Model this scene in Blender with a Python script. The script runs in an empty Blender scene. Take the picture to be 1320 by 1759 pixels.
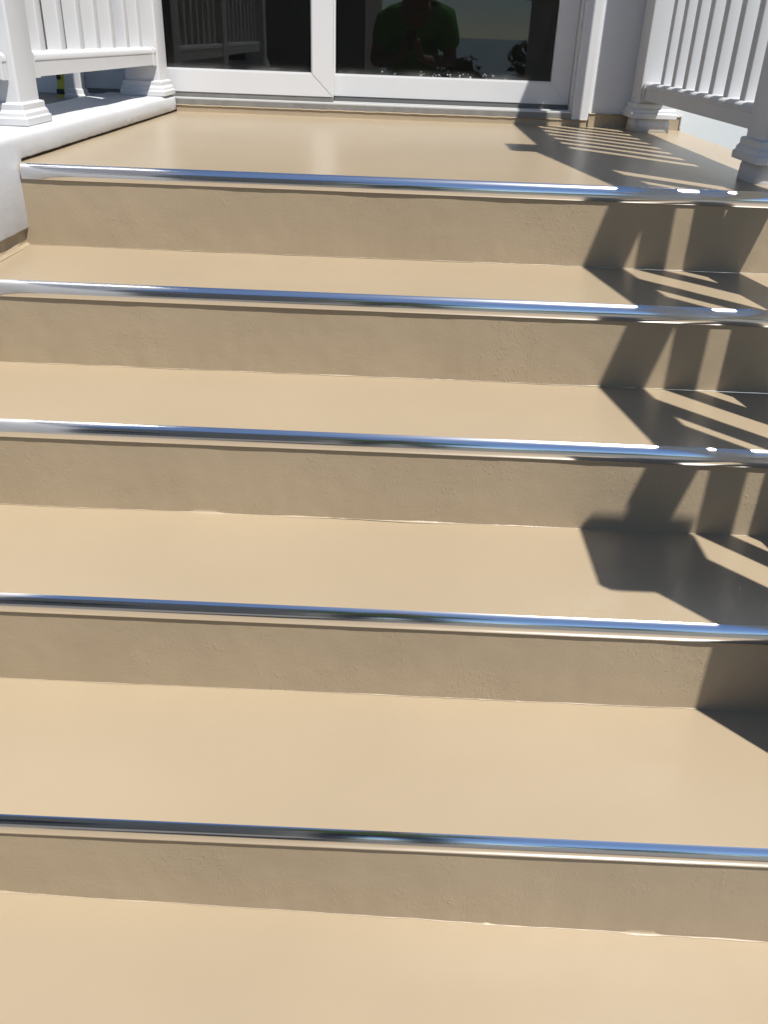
import bpy, bmesh, math, random
from mathutils import Vector, Matrix, noise
random.seed(7)
S = bpy.context.scene
C = S.collection
V = Vector

# ------------------------------------------------------------------ camera
cam_d = bpy.data.cameras.new('camera'); cam = bpy.data.objects.new('camera', cam_d); C.objects.link(cam)
RT, UP, FW = V((.9991, .0274, .0330)), V((-.0422, .4909, .8702)), V((-.0077, .8708, -.4916))
CAM = V((.8482, -1.9616, .2718))
m = Matrix.Identity(4)
for i in range(3):
    m[i][0] = RT[i]; m[i][1] = UP[i]; m[i][2] = -FW[i]; m[i][3] = CAM[i]
cam.matrix_world = m
cam_d.sensor_fit = 'HORIZONTAL'; cam_d.sensor_width = 36.0
cam_d.lens = 36.0 * 1451.25 / 1320.0
cam_d.clip_start = .004; cam_d.clip_end = 9000
S.camera = cam

# ------------------------------------------------------------------ sky and sun
SUN_DIR = V((.3023, -.3300, .8940)).normalized()
SUN_EL = math.asin(SUN_DIR.z)
w = bpy.data.worlds.new('World'); S.world = w; w.use_nodes = True
nt = w.node_tree; nt.nodes.clear()
sky = nt.nodes.new('ShaderNodeTexSky'); sky.sky_type = 'NISHITA'; sky.sun_disc = False
sky.sun_elevation = SUN_EL
sky.sun_rotation = math.atan2(SUN_DIR.x, SUN_DIR.y)
sky.altitude = 2500; sky.air_density = 1.0; sky.dust_density = .0; sky.ozone_density = 2.5
bg = nt.nodes.new('ShaderNodeBackground'); bg.inputs[1].default_value = .10
wo = nt.nodes.new('ShaderNodeOutputWorld')
nt.links.new(sky.outputs[0], bg.inputs[0]); nt.links.new(bg.outputs[0], wo.inputs[0])
sd = bpy.data.lights.new('sun', 'SUN'); sd.energy = 5.0; sd.angle = math.radians(.53); sd.color = (1, .968, .925)
so = bpy.data.objects.new('sun', sd); C.objects.link(so)
so.rotation_euler = SUN_DIR.to_track_quat('Z', 'Y').to_euler(); so.location = (4, -5, 8)
S.view_settings.view_transform = 'Standard'; S.view_settings.look = 'None'
S.view_settings.exposure = 0.5; S.view_settings.gamma = 1.0; S.view_settings.use_curve_mapping = False

# ------------------------------------------------------------------ materials
def mat(name, col, rough=.5, metal=0., spec=.5, var=.0, vscale=3., bump=None, coat=0., coat_r=.1):
    """bump: list of (scale, detail, strength, distance, squash)"""
    M = bpy.data.materials.new(name); M.use_nodes = True
    n = M.node_tree.nodes; l = M.node_tree.links
    b = n['Principled BSDF']
    b.inputs['Base Color'].default_value = (*col, 1); b.inputs['Roughness'].default_value = rough
    b.inputs['Metallic'].default_value = metal; b.inputs['Specular IOR Level'].default_value = spec
    b.inputs['Coat Weight'].default_value = coat; b.inputs['Coat Roughness'].default_value = coat_r
    tc = n.new('ShaderNodeTexCoord')
    if var:
        t = n.new('ShaderNodeTexNoise'); t.inputs['Scale'].default_value = vscale; t.inputs['Detail'].default_value = 5
        l.new(tc.outputs['Object'], t.inputs['Vector'])
        r = n.new('ShaderNodeMapRange'); r.inputs['From Min'].default_value = .3; r.inputs['From Max'].default_value = .7
        r.inputs['To Min'].default_value = 1 - var; r.inputs['To Max'].default_value = 1 + var
        l.new(t.outputs['Fac'], r.inputs['Value'])
        mx = n.new('ShaderNodeVectorMath'); mx.operation = 'SCALE'; mx.inputs[0].default_value = col
        l.new(r.outputs[0], mx.inputs['Scale']); l.new(mx.outputs[0], b.inputs['Base Color'])
    prev = None
    for (sc, det, st, dist, sq) in (bump or []):
        mp = n.new('ShaderNodeMapping'); mp.inputs['Scale'].default_value = sq
        l.new(tc.outputs['Object'], mp.inputs['Vector'])
        t = n.new('ShaderNodeTexNoise'); t.inputs['Scale'].default_value = sc; t.inputs['Detail'].default_value = det
        l.new(mp.outputs[0], t.inputs['Vector'])
        bp = n.new('ShaderNodeBump'); bp.inputs['Strength'].default_value = st; bp.inputs['Distance'].default_value = dist
        l.new(t.outputs['Fac'], bp.inputs['Height'])
        if prev: l.new(prev.outputs[0], bp.inputs['Normal'])
        prev = bp
    if prev: l.new(prev.outputs[0], b.inputs['Normal'])
    M['bsdf'] = b.name
    return M

PAINT = (.324, .256, .169)
M_tread = mat('beige_floor_paint', PAINT, .29, var=.04, vscale=2.6, bump=[(7, 3, .35, .004, (1, 1, 1)), (55, 3, .10, .001, (1, 1, 1))])
M_riser = mat('beige_wall_paint', PAINT, .42, var=.05, vscale=5, bump=[(6, 2, .25, .006, (1, 1, 1)), (45, 4, .22, .002, (.75, 1, 1)), (190, 3, .3, .0009, (.8, 1, 1))])
# ridges of brushed-on paint, only in patches
def add_patches(M):
    n = M.node_tree.nodes; l = M.node_tree.links; b = n['Principled BSDF']
    old = b.inputs['Normal'].links[0].from_node
    tc = n.new('ShaderNodeTexCoord')
    big = n.new('ShaderNodeTexNoise'); big.inputs['Scale'].default_value = 9; big.inputs['Detail'].default_value = 2
    l.new(tc.outputs['Object'], big.inputs['Vector'])
    rr = n.new('ShaderNodeMapRange'); rr.inputs['From Min'].default_value = .44; rr.inputs['From Max'].default_value = .64
    l.new(big.outputs['Fac'], rr.inputs['Value'])
    mp = n.new('ShaderNodeMapping'); mp.inputs['Rotation'].default_value = (0, .7, 0); mp.inputs['Scale'].default_value = (1, 1, .45)
    l.new(tc.outputs['Object'], mp.inputs['Vector'])
    fine = n.new('ShaderNodeTexNoise'); fine.inputs['Scale'].default_value = 210; fine.inputs['Detail'].default_value = 3
    fine.inputs['Distortion'].default_value = .8
    l.new(mp.outputs[0], fine.inputs['Vector'])
    st = n.new('ShaderNodeMapRange'); st.inputs['From Min'].default_value = .55; st.inputs['From Max'].default_value = .75
    l.new(fine.outputs['Fac'], st.inputs['Value'])
    mu = n.new('ShaderNodeMath'); mu.operation = 'MULTIPLY'
    l.new(rr.outputs[0], mu.inputs[0]); l.new(st.outputs[0], mu.inputs[1])
    bp = n.new('ShaderNodeBump'); bp.inputs['Strength'].default_value = .42; bp.inputs['Distance'].default_value = .0012
    l.new(mu.outputs[0], bp.inputs['Height']); l.new(old.outputs[0], bp.inputs['Normal'])
    l.new(bp.outputs[0], b.inputs['Normal'])
add_patches(M_riser)
# sparse grit and faint roller marks on the treads
def add_grit(M):
    n = M.node_tree.nodes; l = M.node_tree.links; b = n['Principled BSDF']
    old = b.inputs['Base Color'].links[0].from_socket
    tc = n.new('ShaderNodeTexCoord')
    vo = n.new('ShaderNodeTexVoronoi'); vo.inputs['Scale'].default_value = 22; l.new(tc.outputs['Object'], vo.inputs['Vector'])
    sp = n.new('ShaderNodeSeparateColor'); l.new(vo.outputs['Color'], sp.inputs[0])
    sz = n.new('ShaderNodeMapRange'); sz.inputs['From Min'].default_value = .80; sz.inputs['From Max'].default_value = 1.0
    sz.inputs['To Min'].default_value = 0; sz.inputs['To Max'].default_value = .034; l.new(sp.outputs[0], sz.inputs['Value'])
    lt = n.new('ShaderNodeMath'); lt.operation = 'LESS_THAN'; l.new(vo.outputs['Distance'], lt.inputs[0]); l.new(sz.outputs[0], lt.inputs[1])
    fa = n.new('ShaderNodeMath'); fa.operation = 'MULTIPLY'; fa.inputs[1].default_value = .6; l.new(lt.outputs[0], fa.inputs[0])
    mx = n.new('ShaderNodeMix'); mx.data_type = 'RGBA'; l.new(fa.outputs[0], mx.inputs[0]); l.new(old, mx.inputs[6])
    mx.inputs[7].default_value = (.09, .065, .04, 1)
    l.new(mx.outputs[2], b.inputs['Base Color'])
add_grit(M_tread)
M_chrome = mat('polished_metal', (.77, .77, .78), .14, 1.0, bump=[(2.5, 2, .012, .01, (1, .3, .3))])
M_vinyl = mat('white_vinyl', (.54, .54, .54), .38, var=.012, vscale=9)
M_wall = mat('white_wall_paint', (.66, .67, .675), .6, var=.025, vscale=5, bump=[(14, 4, .2, .004, (1, 1, 1)), (90, 3, .12, .001, (1, 1, 1))])
M_curb = mat('white_curb_paint', (.50, .505, .51), .6, var=.035, vscale=7, bump=[(12, 4, .4, .005, (1, .5, 1)), (70, 3, .25, .0015, (1, .4, 1))])
M_frame = mat('white_frame', (.62, .625, .63), .30, var=.012, vscale=12)
M_alu = mat('dull_aluminium', (.20, .195, .18), .6, .1, var=.12, vscale=30)
M_ridge = mat('bare_aluminium', (.62, .62, .60), .4, .1)
M_gap = mat('dark_gap', (.03, .025, .02), .8)
M_groove = mat('groove_grey', (.13, .135, .13), .6)
M_deck = mat('grey_deck_paint', (.13, .125, .115), .6, var=.12, vscale=8, bump=[(50, 3, .2, .001, (1, 1, 1))])
M_room = mat('dark_room', (.014, .014, .014), .8)
M_speck = mat('dried_paint', (.55, .55, .53), .7)
M_tape = mat('yellow_webbing', (.42, .40, .05), .55)
M_tapek = mat('black_webbing', (.02, .02, .02), .6)
M_brown = mat('brown_render', (.34, .30, .26), .85, var=.15, vscale=2)
M_roof = mat('grey_shingle', (.12, .11, .105), .85, var=.2, vscale=6)
M_lawn = mat('lawn', (.06, .09, .03), .9, var=.3, vscale=2)
M_pave = mat('concrete_paving', (.11, .105, .095), .8, var=.1, vscale=3)
M_sea = mat('sea_water', (.012, .03, .07), .12, bump=[(.4, 3, .4, .3, (1, 1, 1))])
M_leaf = mat('bush_leaf', (.05, .085, .028), .55, var=.4, vscale=5)
M_bark = mat('bark', (.10, .075, .05), .9, var=.2, vscale=12)
M_skin = mat('skin', (.22, .13, .085), .5)
M_shirt = mat('green_cotton', (.075, .27, .04), .85)
M_denim = mat('dark_denim', (.03, .035, .055), .85)
M_hair = mat('dark_hair', (.02, .015, .012), .6)
M_phone = mat('black_phone', (.015, .015, .016), .15)
M_shoe = mat('grey_shoe', (.12, .12, .12), .7)
M_eye = mat('eye_white', (.7, .7, .68), .3)

M_glass = bpy.data.materials.new('door_glass'); M_glass.use_nodes = True
b = M_glass.node_tree.nodes['Principled BSDF']
b.inputs['Base Color'].default_value = (.55, .57, .56, 1); b.inputs['Roughness'].default_value = 0.0
b.inputs['Transmission Weight'].default_value = 1.0; b.inputs['IOR'].default_value = 1.42

def add_dust(M):
    n = M.node_tree.nodes; l = M.node_tree.links; b = n['Principled BSDF']; out = n['Material Output']
    g = n.new('ShaderNodeNewGeometry'); sx = n.new('ShaderNodeSeparateXYZ'); l.new(g.outputs['Position'], sx.inputs[0])
    r = n.new('ShaderNodeMapRange'); r.inputs['From Min'].default_value = .172; r.inputs['From Max'].default_value = .136; l.new(sx.outputs['Z'], r.inputs['Value'])
    p = n.new('ShaderNodeMath'); p.operation = 'POWER'; p.inputs[1].default_value = 2.2; l.new(r.outputs[0], p.inputs[0])
    t = n.new('ShaderNodeTexNoise'); t.inputs['Scale'].default_value = 9; t.inputs['Detail'].default_value = 8; l.new(g.outputs['Position'], t.inputs['Vector'])
    q = n.new('ShaderNodeMapRange'); q.inputs['From Min'].default_value = .35; q.inputs['From Max'].default_value = .7; q.inputs['To Max'].default_value = .34; l.new(t.outputs['Fac'], q.inputs['Value'])
    m_ = n.new('ShaderNodeMath'); m_.operation = 'MULTIPLY_ADD'; m_.inputs[2].default_value = .006; l.new(p.outputs[0], m_.inputs[0]); l.new(q.outputs[0], m_.inputs[1])
    d = n.new('ShaderNodeBsdfDiffuse'); d.inputs[0].default_value = (.45, .44, .42, 1)
    mx = n.new('ShaderNodeMixShader'); l.new(m_.outputs[0], mx.inputs[0]); l.new(b.outputs[0], mx.inputs[1]); l.new(d.outputs[0], mx.inputs[2])
    l.new(mx.outputs[0], out.inputs['Surface'])
add_dust(M_glass)

# scuffs along the foot of the white kerb: worn paint showing grey and beige
def add_scuffs(M):
    n = M.node_tree.nodes; l = M.node_tree.links; b = n['Principled BSDF']
    old = b.inputs['Base Color'].links[0].from_socket
    g = n.new('ShaderNodeNewGeometry'); sx = n.new('ShaderNodeSeparateXYZ'); l.new(g.outputs['Position'], sx.inputs[0])
    low = n.new('ShaderNodeMapRange'); low.inputs['From Min'].default_value = .026; low.inputs['From Max'].default_value = .002
    l.new(sx.outputs['Z'], low.inputs['Value'])
    ab = n.new('ShaderNodeMath'); ab.operation = 'GREATER_THAN'; ab.inputs[1].default_value = -.001; l.new(sx.outputs['Z'], ab.inputs[0])
    t = n.new('ShaderNodeTexNoise'); t.inputs['Scale'].default_value = 16; t.inputs['Detail'].default_value = 9
    mp = n.new('ShaderNodeMapping'); mp.inputs['Scale'].default_value = (1, 1, 2.5); l.new(g.outputs['Position'], mp.inputs['Vector'])
    l.new(mp.outputs[0], t.inputs['Vector'])
    th = n.new('ShaderNodeMapRange'); th.inputs['From Min'].default_value = .50; th.inputs['From Max'].default_value = .56
    ad = n.new('ShaderNodeMath'); ad.operation = 'MULTIPLY_ADD'; ad.inputs[1].default_value = .20; ad.inputs[2].default_value = .05
    l.new(low.outputs[0], ad.inputs[0])
    sm = n.new('ShaderNodeMath'); sm.operation = 'ADD'; l.new(t.outputs['Fac'], sm.inputs[0]); l.new(ad.outputs[0], sm.inputs[1])
    l.new(sm.outputs[0], th.inputs['Value'])
    yy = n.new('ShaderNodeMapRange'); yy.inputs['From Min'].default_value = .05; yy.inputs['From Max'].default_value = .9; l.new(sx.outputs['Y'], yy.inputs['Value'])
    ab2 = n.new('ShaderNodeMath'); ab2.operation = 'MULTIPLY'; l.new(yy.outputs[0], ab2.inputs[0]); l.new(ab.outputs[0], ab2.inputs[1]); ab = ab2
    m1 = n.new('ShaderNodeMath'); m1.operation = 'MULTIPLY'; l.new(th.outputs[0], m1.inputs[0]); l.new(ab.outputs[0], m1.inputs[1])
    m2 = n.new('ShaderNodeMath'); m2.operation = 'MULTIPLY'; l.new(m1.outputs[0], m2.inputs[0]); lw = n.new('ShaderNodeMath'); lw.operation = 'POWER'; lw.inputs[1].default_value = .6; l.new(low.outputs[0], lw.inputs[0]); l.new(lw.outputs[0], m2.inputs[1])
    mx = n.new('ShaderNodeMix'); mx.data_type = 'RGBA'
    l.new(m2.outputs[0], mx.inputs[0]); l.new(old, mx.inputs[6]); mx.inputs[7].default_value = (.36, .33, .27, 1)
    l.new(mx.outputs[2], b.inputs['Base Color'])
add_scuffs(M_curb)

# ------------------------------------------------------------------ helpers
WL = {}
def thing(name, loc, label, cat, group=None):
    o = bpy.data.objects.new(name, None); C.objects.link(o); o.location = loc; o.empty_display_size = .1
    WL[o.name] = V(loc); o['label'] = label; o['category'] = cat
    if group: o['group'] = group
    return o
def obj(name, bm, M, parent=None, origin=None, smooth=False, kind=None, recalc=True):
    """world-space bmesh -> one mesh object, origin at `origin`"""
    org = V(origin) if origin is not None else (WL[parent.name] if parent else V((0, 0, 0)))
    if recalc: bmesh.ops.recalc_face_normals(bm, faces=bm.faces)
    bmesh.ops.translate(bm, verts=bm.verts, vec=-org)
    me = bpy.data.meshes.new(name); bm.to_mesh(me); bm.free()
    for mm in (M if isinstance(M, (list, tuple)) else [M]): me.materials.append(mm)
    if smooth:
        for p in me.polygons: p.use_smooth = True
    o = bpy.data.objects.new(name, me); C.objects.link(o)
    if parent:
        o.parent = parent; o.location = org - WL[parent.name]
    else: o.location = org
    WL[o.name] = org
    if kind: o['kind'] = kind
    return o
def copy_to(o, parent, origin):
    c = o.copy(); C.objects.link(c); c.parent = parent; c.location = V(origin) - WL[parent.name]; WL[c.name] = V(origin)
    return c
def tag(o, label, cat, group=None):
    o['label'] = label; o['category'] = cat
    if group: o['group'] = group
    return o
def NB(): return bmesh.new()
def merge(bm, b2):
    me = bpy.data.meshes.new('tmp'); b2.to_mesh(me); b2.free(); bm.from_mesh(me); bpy.data.meshes.remove(me)
def box(bm, x0, x1, y0, y1, z0, z1, bev=.0, seg=2):
    b2 = bmesh.new(); bmesh.ops.create_cube(b2, size=1)
    for v in b2.verts:
        v.co = V((x0 + (v.co.x + .5) * (x1 - x0), y0 + (v.co.y + .5) * (y1 - y0), z0 + (v.co.z + .5) * (z1 - z0)))
    if bev: bmesh.ops.bevel(b2, geom=b2.edges[:], offset=bev, segments=seg, affect='EDGES', profile=.5)
    merge(bm, b2); return bm
def sqlathe(bm, cx, cy, prof, rnd=.004, seg=3):
    """stack of rounded squares: prof = [(half, z)...]; closed top and bottom"""
    rings = []
    for (h, z) in prof:
        r = min(rnd, h * .49); ring = []
        for k in range(4):
            a0 = math.pi / 2 * k
            sx, sy = [(1, 1), (-1, 1), (-1, -1), (1, -1)][k]
            for j in range(seg + 1):
                a = a0 + math.pi / 2 * j / seg
                ring.append(bm.verts.new((cx + sx * (h - r) + r * math.cos(a), cy + sy * (h - r) + r * math.sin(a), z)))
        rings.append(ring)
    n = len(rings[0])
    for a, b_ in zip(rings, rings[1:]):
        for i in range(n): bm.faces.new((a[i], a[(i + 1) % n], b_[(i + 1) % n], b_[i]))
    bm.faces.new(rings[0][::-1]); bm.faces.new(rings[-1])
    return bm
def extrude_profile(bm, pts, p0, p1, up=V((0, 0, 1)), n=1, jit=None):
    """closed 2-D profile (u sideways, v up) swept from p0 to p1; ends capped; section stays vertical"""
    p0, p1 = V(p0), V(p1); d = (p1 - p0); side = V((d.y, -d.x, 0)).normalized()
    rings = []
    for i in range(n + 1):
        p = p0 + d * i / n
        rings.append([bm.verts.new(p + side * u + up * v) for (u, v) in pts])
    k = len(pts)
    for a, b_ in zip(rings, rings[1:]):
        for i in range(k): bm.faces.new((a[i], a[(i + 1) % k], b_[(i + 1) % k], b_[i]))
    bm.faces.new(rings[0][::-1]); bm.faces.new(rings[-1])
    return bm
def auto_smooth(o, deg=35):
    me = o.data
    for p in me.polygons: p.use_smooth = True
    b2 = bmesh.new(); b2.from_mesh(me)
    for e in b2.edges:
        if len(e.link_faces) == 2 and e.calc_face_angle(0) > math.radians(deg): e.smooth = False
    b2.to_mesh(me); b2.free(); return o
def N3(x, y, z, s): return noise.noise(V((x * s, y * s, z * s)))

# ------------------------------------------------------------------ setting out
YN = [0, -.3110, -.6001, -.8837, -1.1638, -1.452]
ZT = [0, -.1737, -.3428, -.5150, -.6872, -.8450]
ST = .0                                      # how far the riser stands back from the nosing's lower lip
L = 1.453; X0, X1 = 0.0, 1.845
GZ = -1.02

# ------------------------------------------------------------------ the staircase
stair = thing('staircase', (.92, -.5, GZ), 'beige painted concrete front steps with polished metal nosings below the glass door', 'steps')
def low_tilt(x): return -.0300 * (x - .1)      # the lowest tread runs down to the right
def step_mesh(i):
    bm = NB(); nx = 340
    y_f = YN[i]; z = ZT[i]
    y_b = L if i == 0 else YN[i - 1] + ST
    zb = ZT[i + 1] if i < 5 else GZ
    ny = 26 if i == 0 else 12
    rows = []
    for ix in range(nx + 1):
        x = X0 - .012 + (X1 - X0 + .012) * ix / nx
        t5 = low_tilt(x) if i == 5 else 0
        tb = low_tilt(x) if i == 4 else 0
        col = []
        for j in range(ny + 1):
            f = j / ny; y = y_b + (y_f + .0035 - y_b) * f
            dz = .0011 * N3(x, y, i, 3.2) + .0004 * N3(x, y, i + 9, 11)
            if i == 0: dz += .0008 * max(0, (y - .9) / .55) ** 2 * (0.5 + .5 * N3(x, y, 3, 2))
            col.append((x, y, z + dz + t5, 0))
        yr = y_f + ST
        nz = 12; base = zb + tb
        wob = .0022 * N3(x, i * 3.1, 5, 9) + .0012 * N3(x, i * 3.1, 8, 40)
        fr = .0008 + .006 * N3(x, i * 7.7, 2, 9) ** 2 + .003 * N3(x, i * 5, 21, 35) ** 2
        if i == 4 and x > .85: fr += min(1, (x - .85) * 8) * (.011 * N3(x, 1, 2, 10) ** 2 + .009 * N3(x, 4, 2, 28) ** 2)
        for j in range(nz + 2):
            f = (j / nz) if j < nz else (1 if j > nz else 1 - .03); f = f if j != nz - 1 else .92
            zz = z - .006 + (base + fr - z + .0052) * f
            dy = .0012 * N3(x, zz, i + 4, 7) + .0006 * N3(x, zz, i + 2, 28)
            col.append((x, yr + dy * min(1, f * 4) + wob * f * f * .5, zz, 1))
        yl = col[-1][1]
        for a in (25, 50, 72, 90):               # fillet of paint where riser meets the tread below
            r = math.radians(a)
            col.append((x, yl - fr * (1 - math.cos(r)), base + fr * (1 - math.sin(r)) + .0006, 1))
        rows.append([(bm.verts.new(c[:3]), c[3]) for c in col])
    for a, b_ in zip(rows, rows[1:]):
        for j in range(len(a) - 1):
            f = bm.faces.new((a[j][0], b_[j][0], b_[j + 1][0], a[j + 1][0]))
            f.material_index = a[j + 1][1]
    # concrete behind the face closes the step into a solid: back, ends and underside
    n_ = len(rows[0])
    for ends in (rows[0], rows[-1]):
        top_b = ends[0][0]
        lo = bm.verts.new((ends[-1][0].co.x, top_b.co.y, ends[-1][0].co.z - .03))
        lo2 = bm.verts.new((ends[-1][0].co.x, ends[-1][0].co.y, ends[-1][0].co.z - .03))
        f = bm.faces.new([e[0] for e in ends] + [lo2, lo]); f.material_index = 1
    return bm
trim_prof = []
def nose_profile():
    r = .0251; zc = -r * math.sin(math.radians(52)) + .0010
    pts = [(.0060, -.0030)]
    for k in range(0, 31):                       # shallow bow: faces up-and-out at the top, slightly under at the foot
        t = math.radians(52 - k * (82 / 30))
        pts.append((-.0065 + r * (1 - math.cos(t)), zc + r * math.sin(t)))
    zb = pts[-1][1]
    pts += [(-.0026, zb - .0004), (-.0016, zb - .0004), (.0010, zb + .003), (.0030, -.008)]
    return pts
def nosing(i):
    bm = NB(); n = 60; pts = nose_profile(); rings = []
    for ix in range(n + 1):
        x = X0 + .006 + (X1 - X0 - .002) * ix / n
        dy = .0008 * N3(x, i, 2, 1.3); dz = .0006 * N3(x, i, 6, 1.4)
        t5 = low_tilt(x) if i == 5 else 0
        rings.append([bm.verts.new((x, YN[i] + u + dy, ZT[i] + v + dz + t5)) for (u, v) in pts])
    k = len(pts)
    for a, b_ in zip(rings, rings[1:]):
        for j in range(k): bm.faces.new((a[j], a[(j + 1) % k], b_[(j + 1) % k], b_[j]))
    bm.faces.new(rings[0][::-1]); bm.faces.new(rings[-1])
    return bm
for i in range(6):
    st = obj('landing' if i == 0 else 'step', step_mesh(i), [M_tread, M_riser], stair, recalc=True)
    auto_smooth(st, 50)
    nz_ = obj('metal_nosing', nosing(i), M_chrome, st); auto_smooth(nz_, 40)
    # blob of paint left where the nosing was cut short at the white wall
# painted upstand under the door sill and along the house wall
bm = NB()
def rough_strip(bm, x0, x1, y0, y1, z0, z1, n, amp):
    rows = []
    for k in range(n + 1):
        x = x0 + (x1 - x0) * k / n
        h = z1 + amp * N3(x, z1, 3, 30) + amp * .7 * N3(x, z1, 9, 90)
        d = amp * .8 * N3(x, 5, 1, 25)
        rows.append([bm.verts.new(p) for p in ((x, y0 - .0012 + d, z0 - .003), (x, y0 + d, z0 + .0016), (x, y0 + d, h - .004), (x, y0 - .003 + d, h - .001), (x, y0 + .003 + d, h + .001), (x, y1, h))])
    for a, b_ in zip(rows, rows[1:]):
        for j in range(5): bm.faces.new((a[j], b_[j], b_[j + 1], a[j + 1]))
    return bm
rough_strip(bm, 0.0, 1.505, L - .003, L + .02, 0, .0232, 220, .0016)
up1 = obj('sill_upstand', bm, M_riser, stair); auto_smooth(up1, 32)

# ------------------------------------------------------------------ house: wall, door, room
house = thing('house', (.9, 1.7, GZ), 'white rendered house wall around the sliding glass door', 'house')
bm = NB()
WY = 1.470
box(bm, 1.51, 5.2, WY, WY + .22, GZ - .1, 3.3, .003)
obj('wall', bm, M_wall, house)
bm = NB(); box(bm, -5.2, -.41, WY, WY + .22, GZ - .1, 3.3, .003); obj('wall', bm, M_wall, house)
bm = NB(); box(bm, -.408, 1.508, WY + .002, WY + .22, 2.32, 3.3, .003); obj('wall', bm, M_wall, house)
bm = NB(); box(bm, -5.4, 5.4, WY - .45, WY + 5.0, 3.302, 3.45, .01); obj('roof', bm, M_roof, house)
bm = NB(); box(bm, -.5, 1.7, WY + .03, WY + .30, GZ - .1, .012, .0); obj('wall', bm, M_gap, house)
bm = NB()
rough_strip(bm, 1.512, 1.845, 1.4565, WY + .003, 0, .046, 60, .0016)
for xx in (1.512, 1.845): pass
sk = obj('skirting', bm, M_riser, house); auto_smooth(sk, 32)
bm = NB(); box(bm, 1.8455, 1.851, 1.452, WY + .01, -.02, .049, .0015); obj('skirting_end', bm, M_curb, house)
# dark room behind the glass
room = obj('room', box(NB(), -2.6, 3.6, WY + .24, 6.2, -.03, 2.7), M_room, house)
b2 = bmesh.new(); b2.from_mesh(room.data)
bmesh.ops.delete(b2, geom=[f for f in b2.faces if f.normal.y < -.9], context='FACES'); b2.to_mesh(room.data); b2.free()

door = thing('sliding_door', (.55, 1.5, .02), 'white framed sliding glass door at the back of the landing', 'door')
# sill: stacked aluminium tracks
bm = NB()
box(bm, -.36, 1.448, 1.4555, 1.60, .020, .043, .0012)
obj('sill', bm, M_alu, door)
for (yy, zz) in ((1.458, .0490), (1.494, .0515)):
    obj('track', box(NB(), -.36, 1.446, yy, yy + .0045, .0428, zz, .001), M_ridge, door)
obj('sill_step', box(NB(), -.34, .5735, 1.4765, 1.51, .0425, .0650, .0008), M_alu, door)
obj('groove', box(NB(), .5738, 1.4418, 1.5215, 1.57, .0425, .0672), M_groove, door)  # solid dark grey strip filling the groove under the right sash
# outer frame
fr = obj('door_frame', box(NB(), 1.4485, 1.5085, 1.4530, 1.60, .0215, 2.318, .003), M_frame, door)
obj('door_frame', box(NB(), 1.4425, 1.4483, 1.4725, 1.60, .0445, 2.24, .001), M_frame, door)
obj('door_frame', box(NB(), -.4075, -.345, 1.4530, 1.60, .0215, 2.318, .003), M_frame, door)
obj('door_frame', box(NB(), -.3445, 1.448, 1.4535, 1.60, 2.255, 2.3175, .003), M_frame, door)
def sash(x0, x1, y0, z0, gl, gr, gz, label):
    t = .036; z1 = 2.25
    def prism(bm, poly, ya, yb):
        A = [bm.verts.new((x, ya, z)) for x, z in poly]; B = [bm.verts.new((x, yb, z)) for x, z in poly]
        bm.faces.new(A); bm.faces.new(B[::-1]); k = len(poly)
        for i in range(k): bm.faces.new((A[i], B[i], B[(i + 1) % k], A[(i + 1) % k]))
    zt = z1 - (gz - z0)
    g = .0006
    pieces = [('bottom_rail', [(x0, z0), (x1, z0), (gr, gz), (gl, gz)], 0, g),
              ('top_rail', [(gl, zt), (gr, zt), (x1, z1), (x0, z1)], 0, -g),
              ('stile', [(x0, z0), (gl, gz), (gl, zt), (x0, z1)], -g, 0),
              ('stile', [(x1, z0), (x1, z1), (gr, zt), (gr, gz)], g, 0)]
    s = None; out = []
    b0 = NB()
    # the sash itself carries the glazing bead; rails and stiles are mitred and screwed to it
    for (a, b_, c, d) in ((gl - .004, gr + .004, gz - .004, gz + .0035), (gl - .004, gr + .004, zt - .0035, zt + .004),
                          (gl - .004, gl + .0035, gz + .0035, zt - .0035), (gr - .0035, gr + .004, gz + .0035, zt - .0035)):
        box(b0, a, b_, y0 + .004, y0 + t - .004, c, d)
    s = obj('sash', b0, M_frame, door); s['label'] = label
    for (nm, poly, dx, dz) in pieces:
        bm = NB(); prism(bm, [(x - dx, z - dz) for x, z in poly], y0, y0 + t)
        bmesh.ops.bevel(bm, geom=[e for e in bm.edges if abs(e.verts[0].co.y - y0) < 1e-5 and abs(e.verts[1].co.y - y0) < 1e-5], offset=.0014, segments=2, affect='EDGES')
        obj(nm, bm, M_frame, s)
    bm = NB(); box(bm, gl + .001, gr - .001, y0 + .014, y0 + .0195, gz + .001, zt - .001)
    obj('glass_pane', bm, M_glass, s)
    return s
sl = sash(-.338, .5735, 1.4745, .0655, -.262, .4972, .1390, 'left sash in front, its stile meeting the right sash')
sr = sash(.500, 1.4422, 1.5195, .0675, .5745, 1.3725, .1375, 'right sash behind with dried white specks on its glass')
# dried specks at the foot of the right pane
bm = NB(); y_g = 1.5195 + .0136
def speck(x, z, r, e=1.):
    b2 = bmesh.new(); bmesh.ops.create_icosphere(b2, subdivisions=1, radius=r)
    for v in b2.verts: v.co = V((x + v.co.x * e, y_g + v.co.y * .25, z + v.co.z)) + V((random.uniform(-1, 1), 0, random.uniform(-1, 1))) * r * .25
    merge(bm, b2)
groups = [(.798, 3), (.890, 4), (.902, 2), (.940, 4), (.958, 3), (.992, 4), (1.002, 2), (1.035, 4), (1.046, 2), (1.07, 3), (1.130, 5), (1.150, 3), (.747, 2), (.60, 1), (1.2, 1)]
for gx, k in groups:
    for j in range(k):
        x = gx + random.gauss(0, .004); z = .1425 + abs(random.gauss(0, .005)) + (.007 if random.random() < .25 else 0)
        speck(x, z, random.uniform(.0007, .0019), random.uniform(.8, 2.6))
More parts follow.
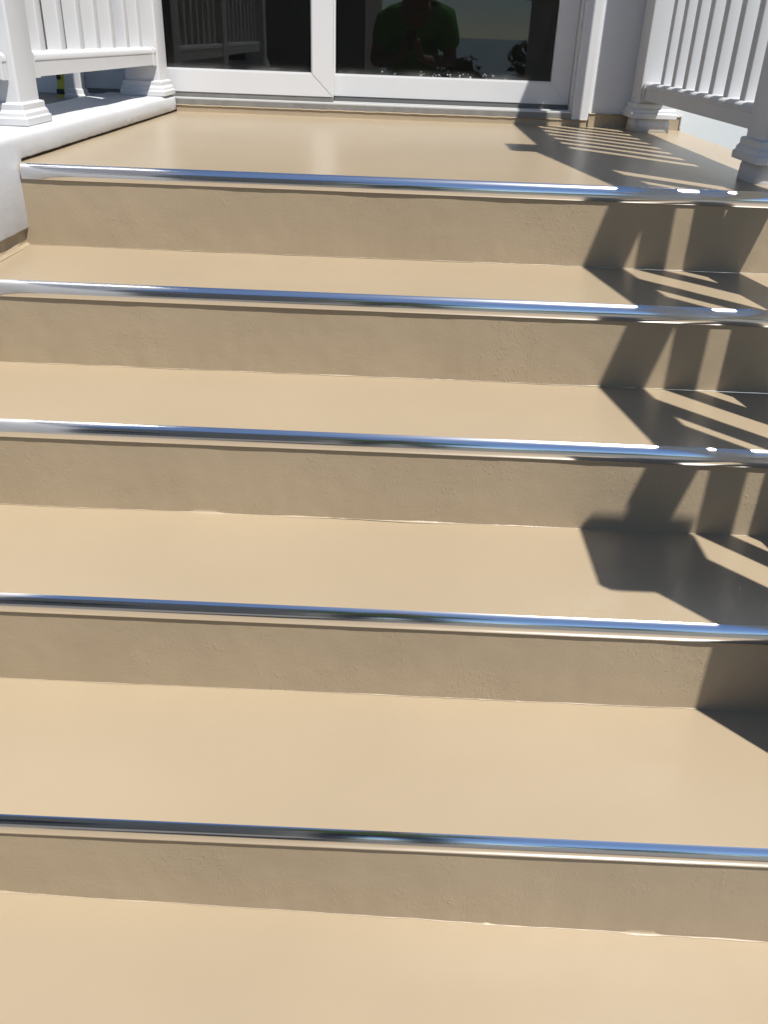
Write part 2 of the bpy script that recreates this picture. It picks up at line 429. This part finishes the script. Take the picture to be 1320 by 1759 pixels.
o = obj('dried_specks', bm, M_speck, sr); o['kind'] = 'stuff'

# ------------------------------------------------------------------ low white wall on the left
wall = thing('low_wall', (-.12, .4, GZ), 'low white painted wall with rounded top along the left side of the steps', 'wall')
bm = NB()
# cross-section swept along y with a rounded top; uneven like hand-painted concrete
ys = [-1.30 + k * .02 for k in range(int((1.452 + 1.30) / .02) + 1)]
rows = []
def wall_low(y):
    if y > .004: return .0070
    for i in range(1, 6):
        if y > YN[i] + .004: return ZT[i] + .0385
    return GZ
secs = []
for y in ys:
    e = .0022 * N3(y, 1, 1, 6) + .0012 * N3(y, 1, 5, 22)
    zt = .056 + .002 * N3(y, 4, 1, 4)
    top = [( -.245, .020), (-.245, zt - .004), (-.24, zt), (-.12, zt + .001), (-.022, zt + .0005), (-.012, zt - .0005), (-.0055, zt - .0028), (-.0018, zt - .0065), (0, zt - .0115), (.0010, zt - .019)]
    lo = wall_low(y)
    secs.append((y, [(u + e * .6 * (u > -.03), v + e * .5) for u, v in top] + [(.0018 + e * .6, lo + .003), (.0005 + e * .6, lo + .0015 * N3(y, 2, 2, 30)), (-.012, lo), (-.245, lo)]))
prev = None
for (y, sec) in secs:
    ring = [bm.verts.new((u, y, v)) for u, v in sec]
    if prev:
        for j in range(len(ring)): bm.faces.new((prev[j], ring[j], ring[(j + 1) % len(ring)], prev[(j + 1) % len(ring)]))
    else: bm.faces.new(ring)
    prev = ring
bm.faces.new(prev[::-1])
o = obj('wall_coping', bm, M_curb, wall); auto_smooth(o, 45)
# beige skirting under the white paint, one strip per tread
for i in range(1, 6):
    y1 = YN[i - 1] + .006 if i > 1 else .006
    y0 = max(YN[i] + .006, -1.30)
    if y0 >= y1: continue
    bm = NB(); n = 14; rows = []
    for k in range(n + 1):
        y = y0 + (y1 - y0) * k / n
        d = .0012 * N3(y, i, 3, 20)
        rows.append([bm.verts.new(p) for p in ((-.004 + .004, y, ZT[i] + .0006), (-.0075 + d, y, ZT[i] + .006), (-.0105 + d, y, ZT[i] + .045), (-.05, y, ZT[i] + .045), (-.05, y, ZT[i] - .01))])
    for a, b_ in zip(rows, rows[1:]):
        for j in range(4): bm.faces.new((a[j], b_[j], b_[j + 1], a[j + 1]))
    o = obj('skirting', bm, M_riser, wall); auto_smooth(o, 50)
# brown strip along the foot of the kerb, shade of the recess put in as colour
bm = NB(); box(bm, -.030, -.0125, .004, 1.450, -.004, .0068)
o = obj('shadow_gap', bm, mat('kerb_shade_brown', (.10, .065, .035), .7), wall)

# left deck on the far side of the kerb
bm = NB()
bm2 = box(NB(), -4.8, -.247, -1.3, WY, -.10, .0445)
obj('deck', bm2, M_deck, kind='structure')

# ------------------------------------------------------------------ railings
BAL = .038
def post_mesh(cx, cy, z0, z1, half=.060):
    return sqlathe(NB(), cx, cy, [(half, z0), (half, z1)], .006)
def base_trim(cx, cy, z0, k=1.):
    h = .060
    pr = [(.0775, z0), (.0785, z0 + .002), (.0785, z0 + .0150), (.0765, z0 + .0175), (.0745, z0 + .0185), (.0735, z0 + .0260),
          (.0705, z0 + .031), (.0690, z0 + .0325), (.0690, z0 + .0440), (.0675, z0 + .0465), (.0645, z0 + .0475), (.0605, z0 + .0485)]
    pr += [(.0595, z0 + .0485)]
    return sqlathe(NB(), cx, cy, pr, .005)
def cap(cx, cy, z, k=1.):
    pr = [(.066, z - .012), (.072, z - .010), (.074, z), (.090 * k, z + .004), (.092 * k, z + .012), (.090 * k, z + .022), (.078 * k, z + .028), (.045 * k, z + .044), (.010, z + .058)]
    if k > 2: pr = [(.062, z - .040), (.088, z - .034), (.100, z - .022), (.102, z + .006), (.098, z + .015), (.080, z + .020), (.078, z + .070), (.070, z + .080), (.03, z + .092)]
    return sqlathe(NB(), cx, cy, pr, .012, 4)
RAILP = [(-.035, 0), (.035, 0), (.035, .034), (.0365, .036), (.0365, .044), (.033, .050), (.025, .054), (-.025, .054), (-.033, .050), (-.0365, .044), (-.0365, .036), (-.035, .034)]
TOPP = [(-.030, 0), (.030, 0), (.030, .045), (.034, .05), (.034, .066), (.028, .076), (.014, .080), (-.014, .080), (-.028, .076), (-.034, .066), (-.034, .05), (-.030, .045)]
BRK = [(u * 1.13, v * 1.07 - .002) for u, v in RAILP]
def post(parent, cx, cy, z0, z1, block=None, ck=1.):
    p = obj('post', post_mesh(cx, cy, z0 + .0005, z1 - .004), M_vinyl, parent); auto_smooth(p)
    t = obj('base_trim', base_trim(cx, cy, z0), M_vinyl, p); auto_smooth(t, 22)
    c = obj('post_cap', cap(cx, cy, z1, ck), M_vinyl, p); auto_smooth(c)
    if block:
        b_ = NB(); sqlathe(b_, cx, cy, [(block, z0 - .052), (block + .002, z0 - .047), (block, z0 - .010), (block - .004, z0 - .0005)], .024, 6)
        for v in b_.verts:
            v.co += V((.0016 * N3(v.co.x, v.co.y, v.co.z, 30), .0016 * N3(v.co.x, v.co.y, v.co.z + 4, 30), 0))
        o = obj('footing', b_, M_curb, p); auto_smooth(o)
    return p
bal_me = None
def baluster(parent, x, y, z0, z1):
    global bal_me
    key = round(z1 - z0, 4)
    if bal_me is None: bal_me = {}
    if key not in bal_me:
        bm = NB(); h = BAL / 2; sqlathe(bm, x, y, [(h, z0), (h, z1)], .003)
        o = obj('baluster', bm, M_vinyl, parent, origin=(x, y, z0)); auto_smooth(o); bal_me[key] = o
        return o
    return copy_to(bal_me[key], parent, (x, y, z0))

# right landing railing
XP, XRL = 1.711, 1.700
rr = thing('railing', (XP, .78, 0), 'white vinyl railing standing on the right side of the landing', 'railing', 'white vinyl railings')
post(rr, XP, .180, .043, 1.392, .064)
post(rr, XP, 1.385, .045, 1.392, .064)
def level_rail(parent, xa, xb, ya, yb, zb, zt, ys, balx):
    o = obj('bottom_rail', extrude_profile(NB(), RAILP, (xa, ya, zb), (xb, yb, zb)), M_vinyl, parent); auto_smooth(o)
    o2 = obj('top_rail', extrude_profile(NB(), TOPP, (xa, ya, zt), (xb, yb, zt)), M_vinyl, parent); auto_smooth(o2)
    for (rail, P, z) in ((o, BRK, zb),):
        d = (V((xb, yb, 0)) - V((xa, ya, 0))).normalized() * .022
        for (p, q) in (((xa, ya), (xa + d.x, ya + d.y)), ((xb - d.x, yb - d.y), (xb, yb))):
            k = obj('rail_bracket', extrude_profile(NB(), P, (p[0], p[1], z), (q[0], q[1], z)), M_vinyl, rail); auto_smooth(k)
    for y in ys:
        f = (y - ya) / (yb - ya)
        baluster(parent, xa + (xb - xa) * f + balx, y, zb + .050, zt + .004)
level_rail(rr, XRL, XRL, .241, 1.324, .104, 1.198, [.4031 + .1286 * k for k in range(-0, 7)], 0)

# right stair railing, going down to a newel at the front
rs = thing('railing', (XP, -.5, ZT[2]), 'white vinyl stair railing sloping down along the right side of the steps', 'railing', 'white vinyl railings')
post(rs, 1.654, -1.074, ZT[4] + .045, .520, .064, 3)
SL = .59
def ztop(y): return .923 + SL * (y + .59)
o = obj('top_rail', extrude_profile(NB(), [(u * 1.2, v) for u, v in TOPP], (XRL - .004, -1.012, ztop(-1.012) - .08), (XRL + .001, .121, ztop(.121) - .08), n=1), M_vinyl, rs); auto_smooth(o)
o = obj('bottom_rail', extrude_profile(NB(), [(u * 1.15, v * 1.1) for u, v in RAILP], (XRL, -1.012, ztop(-1.012) - 1.008), (XRL, .121, ztop(.121) - 1.008)), M_vinyl, rs); auto_smooth(o)
for y in (.094, .024, -.050, -.195, -.313, -.485, -.605, -.768, -.876):  # first two added, unseen, to block a sun stripe; rest spaced from their shadows
    baluster(rs, XRL, y, ztop(y) - 1.008 + .03, ztop(y) - .055)

# left railing on the kerb
rl = thing('railing', (-.10, .8, .056), 'white vinyl railing standing on the low white wall at the left of the landing', 'railing', 'white vinyl railings')
post(rl, -.112, .250, .0575, 1.405)
post(rl, -.078, 1.373, .0575, 1.405)
level_rail(rl, -.090, -.062, .312, 1.312, .1545, 1.235, [.4225 + .1335 * k for k in range(7)], 0)
for (ya, yb) in ((.316, .985), (1.055, 1.308)):  # added panels block sun from the deck; the slit lights the small post
    xa, xb = -.090 + .028 * (ya - .312), -.090 + .028 * (yb - .312)
    obj('added_shade_panel', extrude_profile(NB(), [(-.030, 0), (-.026, 0), (-.026, 1.04), (-.030, 1.04)], (xa, ya, .200), (xb, yb, .200)), M_vinyl, rl)
# the run that goes on towards the viewer
rf = thing('railing', (-.12, -.5, .056), 'white vinyl railing section cut off by the left edge, before the near left post', 'railing', 'white vinyl railings')
post(rf, -.135, -1.19, .0575, 1.405)
level_rail(rf, -.132, -.108, -1.13, .188, .1545, 1.235, [-1.03 + .1335 * k for k in range(9)], 0)

# small post and striped strap on the left deck
t = thing('short_post', (-.29, 1.252, .0445), 'small white post with flared foot in shade on the grey deck', 'post')
o = obj('post', sqlathe(NB(), -.290, 1.252, [(.022, .046), (.022, .95)], .003), M_vinyl, t)
o = obj('base_trim', sqlathe(NB(), -.290, 1.252, [(.036, .0447), (.036, .056), (.030, .060), (.027, .074), (.0222, .076)], .003), M_vinyl, t)
tp = thing('strap', (-.32, 1.22, .0445), 'yellow strap with black marks hanging beside the small post under the left railing', 'strap')
bm = NB(); n = 26; rows = []
for k in range(n + 1):
    f = k / n; z = .047 + .85 * f
    x = -.336 + .018 * f * 4 if f < .15 else -.3252 + .004 * math.sin(f * 9)
    y = 1.215 + .01 * math.sin(f * 7)
    rows.append([bm.verts.new(p) for p in ((x - .012, y, z), (x + .012, y + .004, z), (x + .012, y + .0055, z), (x - .012, y + .0015, z))])
for a, b_ in zip(rows, rows[1:]):
    for j in range(4): bm.faces.new((a[j], b_[j], b_[(j + 1) % 4], a[(j + 1) % 4]))
bm.faces.new(rows[0]); bm.faces.new(rows[-1][::-1])
o = obj('webbing', bm, M_tape, tp)
for k in range(14):
    z = .058 + k * .045; f = (z - .047) / .85
    x = -.336 + .018 * f * 4 if f < .15 else -.3252 + .004 * math.sin(f * 9)
    y = 1.215 + .01 * math.sin(f * 7) - .0012
    obj('black_mark', box(NB(), x - .0125, x + (.002 if k % 2 else .0125), y - .0006, y + .0006, z, z + .016), M_tapek, o)

# ------------------------------------------------------------------ surroundings behind the viewer (seen in metal and glass)
obj('paving', box(NB(), -3, 4.5, -6.0, -1.40, GZ - .12, GZ), M_pave, kind='structure')
bm = NB()
for v in ((-60, -28), (60, -28), (60, 30), (-60, 30)): bm.verts.new((v[0], v[1], GZ - .02))
bm.faces.new(bm.verts[:]); obj('lawn', bm, M_lawn, kind='structure')
bm = NB()
for v in ((-5000, -5000), (5000, -5000), (5000, 5000), (-5000, 5000)): bm.verts.new((v[0], v[1], GZ - 1.2))
bm.faces.new(bm.verts[:]); obj('sea', bm, M_sea, kind='structure')

hb = thing('house', (-3.4, -7.5, GZ), 'brown rendered neighbour house standing across the lawn behind the viewer', 'house')
obj('wall', box(NB(), -7.5, .36, -11, -5.4, GZ - .1, 3.3, .01), M_brown, hb)
bm = NB()
vs = [bm.verts.new(p) for p in ((-7.9, -5.1, 3.3), (.56, -5.1, 3.3), (.56, -11.3, 3.3), (-7.9, -11.3, 3.3), (-6.0, -8.2, 5.0), (-1.6, -8.2, 5.0))]
for f in ((0, 1, 5, 4), (1, 2, 5), (2, 3, 4, 5), (3, 0, 4), (0, 3, 2, 1)): bm.faces.new([vs[i] for i in f])
obj('roof', bm, M_roof, hb)
for k in range(3):
    x = -6.6 + k * 2.3
    wn = obj('window', box(NB(), x, x + 1.2, -5.4, -5.36, -.1, 1.2, .004), M_frame, hb)
    obj('pane', box(NB(), x + .08, x + 1.12, -5.362, -5.352, -.02, 1.12), M_phone, wn)

def bush(x, y, h, wd, label, seed, n=1500):
    rnd = random.Random(seed)
    t = thing('bush', (x, y, GZ), label, 'bush', 'bushes behind the viewer')
    bm = NB()
    for k in range(5):
        a = rnd.uniform(0, 6.28); b2 = bmesh.new()
        bmesh.ops.create_cone(b2, cap_ends=True, segments=6, radius1=.03, radius2=.008, depth=h * .8)
        bmesh.ops.rotate(b2, verts=b2.verts, cent=(0, 0, 0), matrix=Matrix.Rotation(.35, 3, V((math.cos(a), math.sin(a), 0))))
        bmesh.ops.translate(b2, verts=b2.verts, vec=(x + .1 * math.sin(a), y - .1 * math.cos(a), GZ + h * .38)); merge(bm, b2)
    obj('stem', bm, M_bark, t)
    bm = NB()
    cl = [(rnd.uniform(-.6, .6) * wd, rnd.uniform(-.6, .6) * wd, rnd.uniform(.25, .82) * h, rnd.uniform(.22, .42) * wd) for _ in range(13)]
    for k in range(n):
        c = rnd.choice(cl); d = V((rnd.gauss(0, 1), rnd.gauss(0, 1), rnd.gauss(0, .8))).normalized() * c[3] * rnd.uniform(.5, 1.05)
        p = V((x + c[0], y + c[1], GZ + c[2])) + d
        if p.z < GZ + .05: continue
        s = rnd.uniform(.035, .075); a = V((rnd.gauss(0, 1), rnd.gauss(0, 1), rnd.gauss(0, 1))).normalized(); b_ = a.orthogonal().normalized()
        c2 = a.cross(b_)
        q = [bm.verts.new(p + u) for u in (-a * s, b_ * s * .45, a * s, -b_ * s * .45)]
        bm.faces.new(q)
    o = obj('foliage', bm, M_leaf, t, recalc=False); o['kind'] = 'stuff'
bush(2.75, -7.2, 1.55, .75, 'rounded leafy green bush beyond the paving to the right behind the viewer', 3)
bush(5.0, -8.2, 1.25, .95, 'low wide green bush at the far right behind the viewer', 4)
bush(3.9, -9.5, 1.15, .8, 'small dark bush between the two larger bushes behind the viewer', 5)
bush(1.5, -10.5, 1.05, .8, 'low bush beside the corner of the brown house', 6)

# ------------------------------------------------------------------ the person taking the picture (seen in the door glass)
GP = V((.86, -2.47, GZ))
person = thing('person', GP, 'person in green T-shirt and dark jeans holding up a phone, reflected in the door', 'person')
def skin_obj(name, verts, edges, radii, M, root=0, sub=2):
    me = bpy.data.meshes.new(name); org = GP
    me.from_pydata([V(v) - org for v in verts], edges, [])
    me.materials.append(M)
    o = bpy.data.objects.new(name, me); C.objects.link(o); o.parent = person; WL[o.name] = V(org)
    md = o.modifiers.new('Skin', 'SKIN')
    if not me.skin_vertices: me.skin_vertices.new()
    for i, r in enumerate(radii):
        sv = me.skin_vertices[0].data[i]; sv.radius = r if isinstance(r, tuple) else (r, r)
        sv.use_root = (i == root)
    md.use_smooth_shade = True
    sb = o.modifiers.new('Subdivision', 'SUBSURF'); sb.levels = sub; sb.render_levels = sub
    return o
PH = CAM - FW * .030 - UP * .055                    # phone centre
hr = PH + RT * .045 - UP * .03 - FW * .012; hl = PH - RT * .045 - UP * .03 - FW * .012
J = [(.86, -2.50, -.06), (.86, -2.50, .12), (.87, -2.44, .30), (.88, -2.36, .42), (.89, -2.27, .47), (.895, -2.22, .53), (.895, -2.19, .62), (.895, -2.195, .70),
     (1.10, -2.38, .38), (1.17, -2.36, .10), tuple(hr + V((.03, -.09, -.10))), tuple(hr),
     (.66, -2.38, .36), (.58, -2.34, .08), tuple(hl + V((-.03, -.09, -.10))), tuple(hl),
     (.97, -2.50, -.14), (.99, -2.47, -.55), (1.00, -2.52, -.93), (1.00, -2.40, -.985),
     (.75, -2.50, -.14), (.73, -2.47, -.55), (.72, -2.52, -.93), (.72, -2.40, -.985)]
E_ = [(0, 1), (1, 2), (2, 3), (3, 4), (4, 5), (5, 6), (6, 7), (3, 8), (8, 9), (9, 10), (10, 11), (3, 12), (12, 13), (13, 14), (14, 15),
      (0, 16), (16, 17), (17, 18), (18, 19), (0, 20), (20, 21), (21, 22), (22, 23)]
Rr = [(.16, .12), (.155, .115), (.17, .12), (.16, .11), .062, (.075, .085), (.085, .105), (.075, .09),
      .075, .052, .034, (.032, .022), .075, .052, .034, (.032, .022), .10, .066, .045, .04, .10, .066, .045, .04]
skin_obj('body', J, E_, Rr, M_skin)
# five fingers on each hand, curled round the edges of the phone
def finger(name, base, d1, d2, lens, r):
    p0 = V(base); p1 = p0 + d1 * lens[0]; p2 = p1 + (d1 * .3 + d2 * .7).normalized() * lens[1]; p3 = p2 + d2 * lens[2]
    skin_obj(name, [p0 - d1 * .02, p0, p1, p2, p3], [(0, 1), (1, 2), (2, 3), (3, 4)], [r, r, r * .97, r * .9, r * .75], M_skin, 0, 1)
for sgn, hand in ((1, hr), (-1, hl)):
    for k, ln in enumerate((.9, 1., .95, .78)):
        b_ = hand + UP * (.028 - .019 * k) + RT * sgn * .012
        finger('finger', b_, (-RT * sgn * .15 - FW * .1 + FW * .35).normalized(), (-RT * sgn * .95 - FW * .12).normalized(), (.022 * ln, .018 * ln, .016 * ln), .0085)
    finger('thumb', hand + UP * .03 - FW * .018, (UP * .75 - RT * sgn * .35 - FW * .1).normalized(), (UP * .6 - RT * sgn * .8).normalized(), (.026, .022, .016), .0098)
# clothes
tv = [J[0], J[1], J[2], J[3], (.885, -2.30, .455), J[8], (1.15, -2.37, .17), J[12], (.605, -2.35, .16)]
skin_obj('shirt', tv, [(0, 1), (1, 2), (2, 3), (3, 4), (3, 5), (5, 6), (3, 7), (7, 8)],
         [(.225, .16), (.225, .155), (.235, .155), (.20, .14), .082, .115, .10, .115, .10], M_shirt)
skin_obj('jeans', [(.86, -2.50, -.03), J[16], J[17], J[18], J[20], J[21], J[22]], [(0, 1), (1, 2), (2, 3), (0, 4), (4, 5), (5, 6)],
         [(.175, .135), .118, .085, .068, .118, .085, .068], M_denim)
for a in (18, 22):
    x = J[a][0]
    skin_obj('shoe', [(x, -2.56, GZ + .05), (x, -2.45, GZ + .045), (x, -2.33, GZ + .035)], [(0, 1), (1, 2)], [(.05, .05), (.055, .045), (.045, .03)], M_shoe, 0, 2)
skin_obj('hair', [(.895, -2.235, .66), (.895, -2.215, .735), (.895, -2.17, .755)], [(0, 1), (1, 2)], [(.094, .09), (.088, .085), (.07, .055)], M_hair)
skin_obj('beard', [(.86, -2.115, .565), (.895, -2.105, .535), (.93, -2.115, .565)], [(0, 1), (1, 2)], [.026, .032, .026], M_hair)
skin_obj('nose', [(.895, -2.10, .645), (.895, -2.085, .612)], [(0, 1)], [.011, .017], M_skin)
skin_obj('mouth', [(.875, -2.098, .583), (.915, -2.098, .583)], [(0, 1)], [.007, .007], mat('lip', (.35, .15, .12), .5))
for sgn in (-1, 1):
    b_ = NB(); bmesh.ops.create_uvsphere(b_, u_segments=10, v_segments=8, radius=.014)
    bmesh.ops.translate(b_, verts=b_.verts, vec=(.895 + sgn * .034, -2.105, .650)); obj('eye', b_, M_eye, person, smooth=True)
    b_ = NB(); bmesh.ops.create_uvsphere(b_, u_segments=10, v_segments=8, radius=.03)
    for v in b_.verts: v.co = V((.895 + sgn * .092 + v.co.x * .3, -2.19 + v.co.y * .7, .63 + v.co.z * 1.1))
    obj('ear', b_, M_skin, person, smooth=True)
# phone
ph = thing('phone', PH, 'black phone held up in both hands of the person reflected in the door', 'phone')
bm = NB(); box(bm, -.0375, .0375, -.075, .075, -.004, .004, .0035, 3)
R3 = Matrix((RT, UP, -FW)).transposed()
for v in bm.verts: v.co = PH + R3 @ v.co
obj('phone_body', bm, M_phone, ph, smooth=False)
bm = NB(); box(bm, -.034, .034, -.064, .064, .0041, .0046)
for v in bm.verts: v.co = PH + R3 @ v.co
obj('screen', bm, M_phone, ph)
bm = NB(); bmesh.ops.create_cone(bm, cap_ends=True, segments=20, radius1=.006, radius2=.0055, depth=.002)
for v in bm.verts: v.co = PH + R3 @ (v.co + V((-.024, .062, -.0048)))
obj('lens', bm, M_chrome, ph)

S.render.resolution_x = 769; S.render.resolution_y = 1024
